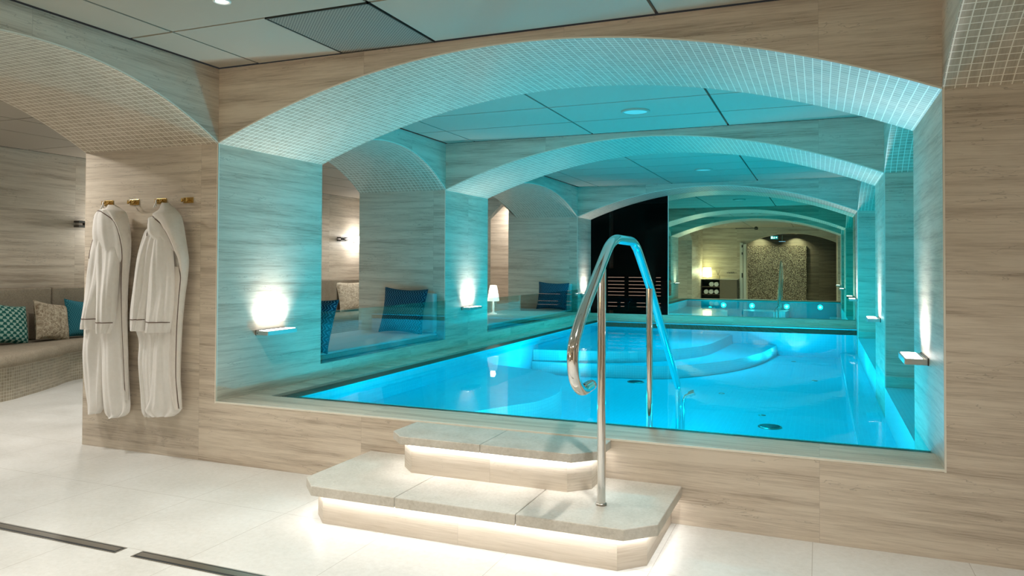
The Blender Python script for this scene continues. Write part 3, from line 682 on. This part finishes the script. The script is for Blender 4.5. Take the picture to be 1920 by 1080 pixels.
A_BAND = [(-4.746, 1.774, -4.688, 1.772), (-4.739, 1.74, -4.613, 1.737), (-4.7, 1.708, -4.574, 1.705), (-4.625, 1.63, -4.547, 1.629), (-4.586, 1.517, -4.53, 1.516), (-4.58, 1.404, -4.533, 1.404), (-4.595, 1.215, -4.553, 1.216), (-4.594, 0.95, -4.558, 0.951), (-4.58, 0.647, -4.544, 0.648), (-4.566, 0.382, -4.535, 0.384)]
A_PIPE = [(-4.901, 1.385), (-4.891, 1.52), (-4.875, 1.654), (-4.844, 1.711), (-4.758, 1.728), (-4.683, 1.699), (-4.609, 1.637), (-4.57, 1.535), (-4.559, 1.404), (-4.579, 1.216), (-4.579, 0.95), (-4.565, 0.647), (-4.55, 0.383)]
B_BAND = [(-4.222, 1.774, -4.178, 1.773), (-4.237, 1.727, -4.105, 1.724), (-4.288, 1.687, -4.063, 1.682), (-4.218, 1.641, -4.043, 1.638), (-4.168, 1.585, -4.028, 1.583), (-4.123, 1.512, -4.013, 1.511), (-4.084, 1.44, -3.998, 1.439), (-4.045, 1.367, -3.988, 1.367), (-4.04, 1.259, -3.997, 1.259), (-4.063, 1.113, -4.02, 1.114), (-4.085, 0.893, -4.042, 0.895), (-4.096, 0.601, -4.052, 0.603), (-4.089, 0.455, -4.041, 0.459), (-4.078, 0.353, -4.035, 0.357)]
B_PIPE = [(-4.328, 1.544), (-4.328, 1.625), (-4.304, 1.676), (-4.258, 1.679), (-4.183, 1.622), (-4.133, 1.549), (-4.074, 1.439), (-4.03, 1.342), (-4.015, 1.259), (-4.038, 1.114), (-4.061, 0.894), (-4.072, 0.602), (-4.06, 0.457), (-4.044, 0.363)]
def sheet(name, R, y0, bulge, folds, m_, parent, seed, sub=7, nu=26, taper=False):
    """hanging cloth piece: outline rows (xl, zl, xr, zr), rounded section with folds that run down"""
    rnd = random.Random(seed)
    P = smooth_path([(r[0], r[1], 0) for r in R], sub); Q = smooth_path([(r[2], r[3], 0) for r in R], sub)
    ph = [rnd.uniform(0, 6.28) for _ in range(4)]; fr = [rnd.uniform(1.2, 2.2), rnd.uniform(2.6, 3.8), rnd.uniform(4.5, 6.5)]
    rows = []; n = len(P)
    for i in range(n):
        v = i/(n-1); front = []; back = []
        for j in range(nu+1):
            u = j/nu; e = math.sin(math.pi*u); sh = max(0, e)**.45
            x = P[i].x*(1-u)+Q[i].x*u; z = P[i].y*(1-u)+Q[i].y*u
            f = folds*(.3+.7*v)*(math.sin(6.28*fr[0]*u+ph[0]+.9*v)*.5+math.sin(6.28*fr[1]*u+ph[1]-1.3*v)*.32+math.sin(6.28*fr[2]*u+ph[2]+v)*.18)
            f += folds*.35*math.sin(9*v+5*u+ph[3])
            tap = min(1, v*5+.35)
            if taper: tap *= max(0, 1-max(0, (v-taper)/(1-taper))**(1.6 if taper > .4 else .7))*.9+.1
            y = -(y0 + (bulge*tap+f)*sh)
            front.append((x, y, z)); back.append((x, -(y0-.012*sh), z))
        rows.append(front+back[::-1])
    b = MB(); b.grid(rows, closed_u=True); b.quad(rows[0][::-1]); b.quad(rows[-1])
    return b.build(name, m_, parent)
def robe(name, label, hook, left, right, slv1, slv2, hood, band, pipe, extra, seed, cuffs, dy=.005):
    hx, hz = hook
    r = empty(name, (hx, 0, hz), label, 'robe')
    holder = []
    holder.append(sheet('skirt_panel', left, .035, .042, .024, M['robe'], r, seed))
    holder.append(sheet('skirt_panel', right, .045, .046, .026, M['robe'], r, seed+1))
    if extra: holder.append(sheet('lapel', extra, .075, .018, .006, M['robe_in'], r, seed+6))
    holder.append(sheet('sleeve', slv1, .075, .040, .020, M['robe'], r, seed+2))
    holder.append(sheet('sleeve', slv2, .090, .045, .020, M['robe'], r, seed+3))
    holder.append(sheet('hood', hood, .085, .072, .010, M['robe'], r, seed+4, taper=.55))
    holder.append(sheet('collar', band, .07, .085 if seed < 20 else .095, .004, M['robe_in'], r, seed+5, taper=.30))
    from mathutils.bvhtree import BVHTree
    trees = [BVHTree.FromPolygons([v.co for v in h.data.vertices], [p.vertices for p in h.data.polygons]) for h in holder]
    def on_cloth(x, z):
        best = None
        for dx in (0, -.006, .006, -.012, .012, -.02, .02):
            for t in trees:
                hit = t.ray_cast(Vector((x+dx, -1, z)), Vector((0, 1, 0)))[0]
                if hit and (best is None or hit.y < best): best = hit.y
            if best is not None: return best
        return -.09
    pp = [(p.x, p.y) for p in smooth_path([(x, z, 0) for x, z in pipe], 8)]
    ys = [on_cloth(x, z) for x, z in pp]
    ys = [sum(ys[max(0, i-2):i+3])/len(ys[max(0, i-2):i+3]) for i in range(len(ys))]
    b = MB(); b.tube([(x, y-.002, z) for (x, z), y in zip(pp, ys)], .003, n=8)
    holder.append(b.build('piping', M['piping'], r))
    for (xa, za, xb, zb, yy) in cuffs:
        b = MB(); pts = []
        for k in range(13):
            u = k/12; px_, pz_ = xa+(xb-xa)*(.02+.96*u), za+(zb-za)*u; pts.append((px_, on_cloth(px_, pz_)-.002, pz_))
        b.tube(pts, .003, n=8); holder.append(b.build('cuff_piping', M['piping'], r))
    b = MB(); b.tube(smooth_path([(hx-.012, -.035, hz-.035), (hx-.010, -.045, hz-.005), (hx, -.05, hz+.008), (hx+.010, -.06, hz-.01), (hx+.018, -.085, hz-.05)], 6), .0045, n=8)
    holder.append(b.build('hanging_loop', M['robe'], r))
    by = {}
    for h in holder: by.setdefault(h.name.split('.')[0], []).append(h)
    by['piping'][0].parent = by['collar'][0]
    for c_, s2 in zip(by['cuff_piping'], by['sleeve']): c_.parent = s2
    for h in holder:
        h.data.transform(Matrix.Translation((-hx, -dy, -hz)))
    return r
def cuffline(s_, z, yy):
    for a, c in zip(s_[:-1], s_[1:]):
        if a[1] >= z >= c[1]:
            t = (a[1]-z)/(a[1]-c[1]); return (a[0]+(c[0]-a[0])*t, z, a[2]+(c[2]-a[2])*t, z+.004, yy)
robe('bathrobe', 'white bathrobe with brown piping on the leftmost gold hook', (-4.838, 1.79), A_LEFT, A_RIGHT, A_SLV1, A_SLV2, A_HOOD, A_BAND, A_PIPE, None, 11,
     [cuffline(A_SLV1, .945, .122), cuffline(A_SLV2, .925, .141)])
robe('bathrobe', 'white bathrobe with brown piping on the third gold hook, nearer the pool', (-4.320, 1.79), B_LEFT, B_RIGHT, B_SLV1, B_SLV2, B_HOOD, B_BAND, B_PIPE, B_LAPEL, 23,
     [cuffline(B_SLV1, .955, .122), cuffline(B_SLV2, .945, .141)])
def hook():
    h = empty('robe_hook', (0, 0, 0), 'x', 'hook', 'gold robe hooks on the pier')
    b = MB(); b.box(-.045, .045, -.006, 0, -.020, .020); b.build('plate', M['brass'], h, bevel=.0015)
    b = MB()
    for s_ in (-1, 1):
        b.tube(fillet([(s_*.022-.018, -.006, .008), (s_*.022-.006, -.03, -.010), (s_*.022, -.045, -.012), (s_*.022+.010, -.050, .012)], .006, 4), .004, n=10)
    b.build('prongs', M['brass'], h)
    b = MB(); b.tube([(-.05, -.012, .002), (-.038, -.022, .006), (-.022, -.012, -.004)], .0045, n=10); b.build('side_prong', M['brass'], h)
    return h
hp = hook()
for i, (x, lb) in enumerate(((-4.842, 'leftmost of the four gold hooks, holding a robe'), (-4.584, 'empty gold hook between the two robes'), (-4.320, 'gold hook holding the robe nearer the pool'), (-4.072, 'empty gold hook, rightmost of the four'))):
    o = hp if i == 0 else copy_tree(hp); o.location = (x, 0, 1.795); o['label'] = lb

# ------------------------------------------------------------ pillows
def pillow(name, loc, rot, w, h, t, m_, label, group=None, fringe=False):
    n = 26; rows_f = []; b = MB()
    def pt(u, v, s_):
        x = (u-.5)*2; y = (v-.5)*2
        k = (1-abs(x)**3.2)*(1-abs(y)**3.2)
        pin = 1-.10*(1-x*x) * (abs(y)**3); pin2 = 1-.08*(1-y*y)*(abs(x)**3)
        d = t/2*max(0, k)**.5
        wr = .004*math.sin(11*x+3*y)*math.sin(9*y-2*x)*k
        return (x*w/2*pin2, s_*(d+wr), y*h/2*pin+h/2)
    for s_ in (-1, 1):
        rows = [[pt(j/n, i/n, s_) for j in range(n+1)] for i in range(n+1)]
        if s_ > 0: rows = [r[::-1] for r in rows]
        b.grid(rows, uvs=(lambda i, j: (j/n, i/n)) if s_ < 0 else (lambda i, j: (1-j/n, i/n)))
    o = empty(name, loc, label, 'cushion', group); o.rotation_euler = rot
    cover = b.build('cushion_cover', m_, o)
    e = MB(); ring = []
    for k in range(4*n):
        a, r_ = divmod(k, n); u = r_/n
        uv = [(u, 0), (1, u), (1-u, 1), (0, 1-u)][a]; ring.append(pt(*uv, 1))
    ring.append(ring[0]); e.tube(ring, .0045, n=8, caps=False); e.build('seam', m_, cover)
    return o
R = math.radians
# far sofa
pillow('cushion', (-8.22, 1.56, .455), (R(-16), R(9), R(98)), .46, .46, .15, M['hex_green'], 'green cushion with hexagon pattern, leftmost on the sofa')
pillow('cushion', (-8.20, 2.04, .455), (R(-16), R(10), R(98)), .46, .46, .16, M['feather'], 'beige feather-print cushion between green and teal cushions')
pillow('cushion', (-8.24, 2.46, .455), (R(-14), R(7), R(88)), .46, .46, .15, M['zig_teal'], 'teal cushion half hidden behind the left robe')
pillow('cushion', (-8.28, 8.30, .455), (R(-14), R(0), R(80)), .86, .58, .17, M['feather2'], 'pale feather-print cushion seen through the nearest side window')
# window daybeds
pillow('cushion', (-4.23, 3.13, .605), (R(-14), R(2), R(4)), .52, .50, .15, M['zig_blue'], 'navy zigzag cushion at the right end of the near window daybed', 'navy zigzag cushions')
pillow('cushion', (-4.12, 1.34, .600), (R(16), R(-2), R(180-2)), .50, .47, .15, M['zig_blue'], 'navy cushion seen edge-on at the left end of the near window daybed', 'navy zigzag cushions')
pillow('cushion', (-4.17, 7.95, .605), (R(-14), R(2), R(4)), .53, .47, .15, M['zig_blue'], 'navy zigzag cushion on the far window daybed', 'navy zigzag cushions')

# ------------------------------------------------------------ long curved sofa
sf = empty('curved_sofa', (-8.3, 0, 0), 'long curved grey-beige sofa on a stone mosaic base along the far wall', 'sofa')
front = smooth_path([(-6.55, -4.8, 0), (-6.9, -2.8, 0), (-7.35, -1.2, 0), (-7.28, .0, 0), (-7.29, .85, 0), (-7.43, 1.25, 0), (-7.68, 1.73, 0), (-7.93, 2.2, 0), (-8.0, 3.2, 0), (-7.9, 5.0, 0), (-7.85, 7.0, 0), (-7.8, 8.6, 0), (-7.6, 10.6, 0)], 8)
fp = [(p.x, p.y) for p in front]
b = MB(); b.prism([(x+8.3-.06, y) for x, y in fp]+[(-.345, 10.6), (-.345, -4.8)], 0, .335, 0); b.build('mosaic_base', M['mosaic_small'], sf)
prof = [(-1, .335), (.0, .335), (.028, .345), (.035, .38), (.03, .425), (.0, .452), (-.06, .458)]
rows = []
for x, y in fp: rows.append([(x+8.3+d, y, z) for d, z in prof[1:]]+[(-.345, y, .458), (-.345, y, .335)])
b = MB(); b.grid(rows, closed_u=True); b.quad(rows[0]); b.quad(rows[-1][::-1]); b.build('seat_cushion', M['sofa'], sf)
yy = [-4.8, -3.2, -1.1, .55, 2.22, 3.9, 5.6, 7.2, 8.80, 10.6]
for y0, y1 in zip(yy[:-1], yy[1:]):
    b = MB(); b.box(-.345, -.17, y0+.006, y1-.006, .46, 1.065); b.build('back_cushion', M['sofa'], sf, bevel=.02)

# daybeds in the windows
def daybed(y0, y1, lb, z=.60):
    d = empty('window_daybed', (-4.4, (y0+y1)/2, 0), lb, 'daybed', 'upholstered daybeds in the window openings'); L = (y1-y0)/2-.004
    b = MB(); b.box(-.50, .50, -L, L, .535, z); b.build('seat', M['daybed'], d, bevel=.018)
    for s_ in (-1, 1):
        b = MB(); b.box(.34, .50, min(s_*L, s_*(L-.09)), max(s_*L, s_*(L-.09)), z+.002, 1.04); b.build('end_backrest', M['daybed'], d, bevel=.02)
    b = MB(); b.box(.50, .512, -L+.02, L-.02, .54, z-.02); b.build('front_band', M['sofa'], d)
    return d
daybed(1.16, 3.38, 'pale upholstered daybed in the nearest side window'); daybed(4.52, 8.27, 'pale upholstered daybed in the far side window')

# table lamp with cut-crystal look on the far daybed
tl = empty('table_lamp', (-4.60, 6.5, .602), 'small lit crystal-look table lamp on the far window daybed', 'table lamp')
M['crystal'] = plain('crystal', (.85, .84, .80), .08, emit=(1, .9, .78), es=.5)
M['shade_glow'] = plain('lit_shade', (.9, .88, .84), .2, emit=(1, .88, .74), es=1.3)
b = MB(); b.lathe([(0, 0), (.06, 0), (.062, .012), (.02, .03), (.014, .05), (.018, .12), (.012, .19), (.016, .21), (0, .215)], n=16); b.build('base', M['crystal'], tl)
b = MB(); n = 16
prof = [(.085, .20), (.088, .215), (.078, .27), (.080, .28), (.066, .34), (.068, .35), (.052, .42), (.048, .44)]
rows = [[((r+(.004 if k % 2 else -.004))*math.cos(2*math.pi*k/n), (r+(.004 if k % 2 else -.004))*math.sin(2*math.pi*k/n), z) for k in range(n)] for r, z in prof]
b.grid(rows, closed_u=True, smooth=False); b.build('lamp_shade', M['shade_glow'], tl)
l = bpy.data.lights.new('table_light', 'POINT'); l.energy = 3; l.color = WARM; l.shadow_soft_size = .04
lo = bpy.data.objects.new('table_light', l); C.objects.link(lo); lo.parent = tl; lo.location = (0, 0, .47)

# globe sconces on the far wall
def sconce(y, lb):
    o = empty('globe_sconce', (-8.65, y, 1.84), lb, 'wall light', 'globe wall lights above the sofa')
    b = MB(); b.box(0, .03, -.02, .02, -.05, .05); b.build('wall_plate', M['darksteel'], o)
    b = MB(); b.box(.03, .12, -.62, -.40, .02, .045, 0); b.box(.03, .12, -.62, -.40, -.035, -.01, 0); b.box(.03, .12, -.50, -.46, -.035, .045)
    b.tube([(.07, -.45, 0), (.07, .35, 0)], .008, n=10); b.build('bracket', M['darksteel'], o)
    b = MB(); b.lathe([(0, -.085), (.05, -.07), (.08, -.03), (.085, 0), (.08, .03), (.05, .07), (0, .085)], (.09, 0, 0), n=28); b.build('globe', M['glow'], o)
    l = bpy.data.lights.new('globe_light', 'POINT'); l.energy = 26; l.color = NEUT; l.shadow_soft_size = .085
    q = bpy.data.objects.new('globe_light', l); C.objects.link(q); q.parent = o; q.location = (.19, 0, 0)
    return o
sconce(3.22, 'globe wall light half hidden behind the left robe'); sconce(8.75, 'globe wall light seen through the nearest side window'); sconce(-1.6, 'globe wall light at the near end of the sofa')

# ------------------------------------------------------------ linear floor drains
def floor_drain(x0, x1, lb):
    o = empty('floor_drain', ((x0+x1)/2, -1.392, 0), lb, 'floor drain', 'linear drains in the floor'); L = (x1-x0)/2
    b = MB(); b.box(-L, L, -.035, .035, .0005, .002); b.build('frame', M['steel'], o)
    b = MB(); b.box(-L+.01, L-.01, -.028, .028, .002, .0025); b.build('slot', M['hole'], o)
    b = MB(); b.box(-L+.016, L-.016, -.019, .019, .0025, .004); b.build('cover', M['steel'], o)
floor_drain(-5.4, -3.04, 'long steel slot drain in the floor, the left one'); floor_drain(-2.94, -.9, 'long steel slot drain in the floor, right of the gap')

# ------------------------------------------------------------ behind the camera, seen in the mirror
cb = empty('towel_cabinet', (-3.2, -4.99, 0), 'low wooden cabinet with open towel shelves and a door, seen in the mirror', 'cabinet')
b = MB()
b.box(-.60, -.575, 0, .45, 0, .88); b.box(.02, .045, 0, .45, 0, .88); b.box(.585, .61, 0, .45, 0, .88); b.box(-.575, .585, 0, .02, 0, .88)
b.build('carcass', M['cabinet_in'], cb)
b = MB(); b.box(-.61, .62, 0, .47, .88, .91); b.build('worktop', M['stone'], cb)
for z in (.06, .36, .62):
    b = MB(); b.box(-.575, .02, .02, .44, z, z+.018); b.build('shelf', M['cabinet'], cb)
b = MB(); b.box(.03, .60, .45, .47, .03, .87); b.build('door', M['cabinet'], cb)
def towel(x, z, lb):
    o = empty('rolled_towel', (x, -4.62, z), lb, 'towel', 'rolled towels in the cabinet')
    b = MB(); n = 90; r0 = .006; rows = []
    for s_ in (0, 1):
        pass
    pts = []
    for k in range(n+1):
        a = k/n*2*math.pi*3.2; r = .012+.062*k/n; pts.append((r*math.cos(a), r*math.sin(a)))
    prof = []
    rows = [[(px, yv, pz) for px, pz in pts] for yv in (-.30, .055)]
    outer = [[((r_-.0)*math.cos(t*2*math.pi/40), yv, r_*math.sin(t*2*math.pi/40)) for t in range(40)] for yv, r_ in ((-.30, .06), (-.30, .078), (.03, .078), (.05, .072), (.055, .06), (.050, .04), (.055, .03), (.048, .012))]
    b.grid(outer, closed_u=True); b.quad(outer[-1]); b.build('towel_roll', M['towel'], o)
    b = MB(); b.tube([(px, .056, pz) for px, pz in pts], .0055, n=6); b.build('spiral_edge', M['towel'], o)
for i, (x, z) in enumerate(((-3.46, .72), (-3.29, .72), (-3.64, .46), (-3.47, .46), (-3.29, .46))):
    towel(x, z-.003, ['upper shelf rolled white towel on the left', 'upper shelf rolled white towel on the right', 'lower shelf rolled white towel on the left', 'lower shelf rolled white towel in the middle', 'lower shelf rolled white towel on the right'][i])
gl = empty('glowing_lamp', (-3.62, -4.72, .911), 'brightly glowing lamp on the cabinet, seen in the mirror', 'lamp')
b = MB(); b.lathe([(0, 0), (.09, 0), (.09, .02), (.012, .03), (.012, .06)], n=24); b.build('base', M['brass'], gl)
b = MB(); b.lathe([(.14, .06), (.16, .07), (.155, .20), (.14, .38), (.12, .39)], n=28); b.build('lamp_shade', M['glow_warm'], gl)  # shade sized up so its glow also covers the lamp's halo
l = bpy.data.lights.new('cabinet_light', 'POINT'); l.energy = 40; l.color = WARM; l.shadow_soft_size = .1
q = bpy.data.objects.new('cabinet_light', l); C.objects.link(q); q.parent = gl; q.location = (0, .16, .25)
df = empty('reed_diffuser', (-3.25, -4.70, .911), 'small bottle with dark reeds beside the glowing lamp in the mirror', 'diffuser')
M['bottle'] = plain('bottle', (.45, .36, .22), .3)
b = MB(); b.box(-.055, .055, -.04, .04, 0, .11); b.tube([(0, 0, .11), (0, 0, .135)], .018, n=14); b.build('bottle', M['bottle'], df, bevel=.008)
for k, (dx, dy) in enumerate(((-.07, 0), (-.04, .02), (.0, -.02), (.05, .01), (.075, 0))):
    b = MB(); b.tube([(0, 0, .10), (dx, dy, .30)], .003, n=6); b.build('reed', M['reed'], df)
# lettering on the wall: a short row of small dark characters, unreadable in the photo
b = MB(); x = -2.98
for k, w in enumerate((.03, .022, .035, .022, .03, .018, .024)):
    b.box(x, x+w*.35, -4.998, -4.992, 1.10, 1.15); b.box(x, x+w, -4.998, -4.992, 1.10+.04*(k % 2), 1.112+.04*(k % 2)); x += w+.012
tag(b.build('wall_lettering', M['darksteel']), 'tiny dark lettering on the wall above the cabinet, seen in the mirror', 'lettering')
# door frame by the shower doorway
fr = empty('glass_door', (-2.42, -4.93, 0), 'open door leaf with pale frame beside the shower doorway, seen in the mirror', 'door')
b = MB(); b.box(-.12, -.02, -.05, .0, 0, 2.16); b.box(.0, .09, -.05, .02, 0, 2.12); b.build('frame', M['white'], fr)
for z in (1.75, 2.0, .95): 
    b = MB(); b.box(-.06, -.02, .0, .02, z, z+.08 if z > 1 else z+.16); b.build('hinge' if z > 1 else 'handle', M['darksteel'], fr)
b = MB(); b.box(-2.5, -.41, -6.598, -6.53, .001, 2.10); pb = tag(b.build('pebble_panel', M['pebble']), 'lit pebble-textured shower wall, seen in the mirror', 'shower wall')
downlight(-2.0, -6.35, 'left downlight over the pebble wall', 34, z=2.50, grp='shower downlights', spread=125, col=WARM)
downlight(-.75, -6.35, 'right downlight over the pebble wall', 34, z=2.50, grp='shower downlights', spread=125, col=WARM)
sh = empty('shower_head', (-1.2, -6.0, 2.22), 'round chrome shower head catching blue light, seen in the mirror', 'shower head')
b = MB(); b.lathe([(0, .03), (.02, .03), (.10, .015), (.11, .005), (.11, 0), (0, 0)], n=32); b.build('rose', M['chrome'], sh)
b = MB(); b.tube([(0, 0, .03), (0, 0, .28)], .012, n=12); b.build('pipe', M['chrome'], sh)
M['caught_blue_glow'] = plain('caught_blue_glow', (.3, .6, 1), .5, emit=(.25, .55, 1), es=3)
b = MB(); b.lathe([(.10, .012), (.112, .008), (.112, .003)], n=32); b.build('caught_light_ring', M['caught_blue_glow'], sh)  # emissive ring stands in for blue light caught on the chrome rim
ex = empty('exit_sign', (-1.45, -5.70, 2.36), 'lit emergency exit sign with arrow, man and door, seen in the mirror', 'exit sign')
M['exit'] = plain('exit_face', (.0, .25, .3), .5, emit=(.02, .35, .45), es=1.2); M['exit_w'] = plain('exit_white', (1, 1, 1), .5, emit=(.8, 1, 1), es=3)
b = MB(); b.box(-.12, .12, -.02, .02, -.055, .055); b.build('housing', M['exit'], ex)
# pictogram faces +y (into the room): door and running man on one side, arrow on the other
b = MB(); y = .022
b.box(-.105, -.045, .02, y, -.04, .04); b.build('door_symbol', M['exit_w'], ex)
b = MB(); b.tube([(-.02, y, -.04), (-.005, y, -.01), (.0, y, .012)], .006, n=6); b.tube([(.02, y, -.035), (.0, y, -.01)], .006, n=6); b.tube([(-.022, y, .005), (.0, y, .012), (.018, y, -.003)], .005, n=6)
b.lathe([(0, .008), (.008, 0), (0, -.008)], (.002, y, .03), n=10); b.build('running_man', M['exit_w'], ex)
b = MB(); b.box(.04, .075, .02, y, -.008, .008); b.quad([(.070, y, -.03), (.105, y, 0), (.070, y, .03)][::-1]); b.build('arrow', M['exit_w'], ex)
b = MB(); b.tube([(0, 0, .055), (0, 0, .13)], .006, n=8); b.build('hanger', M['darksteel'], ex)
# bar and bracket high on the ceiling behind the camera
sp = empty('ceiling_rail', (-2.0, -4.3, 2.62), 'thin dark ceiling-mounted rail with a small round device, seen in the mirror', 'ceiling rail')
b = MB(); b.box(-.62, 0, -.02, .02, 0, .025); b.build('bar', M['darksteel'], sp)
b = MB(); b.lathe([(0, -.05), (.05, -.045), (.06, 0), (.06, .03), (.03, .065)], (.05, 0, 0), n=20); b.build('device', M['darksteel'], sp)
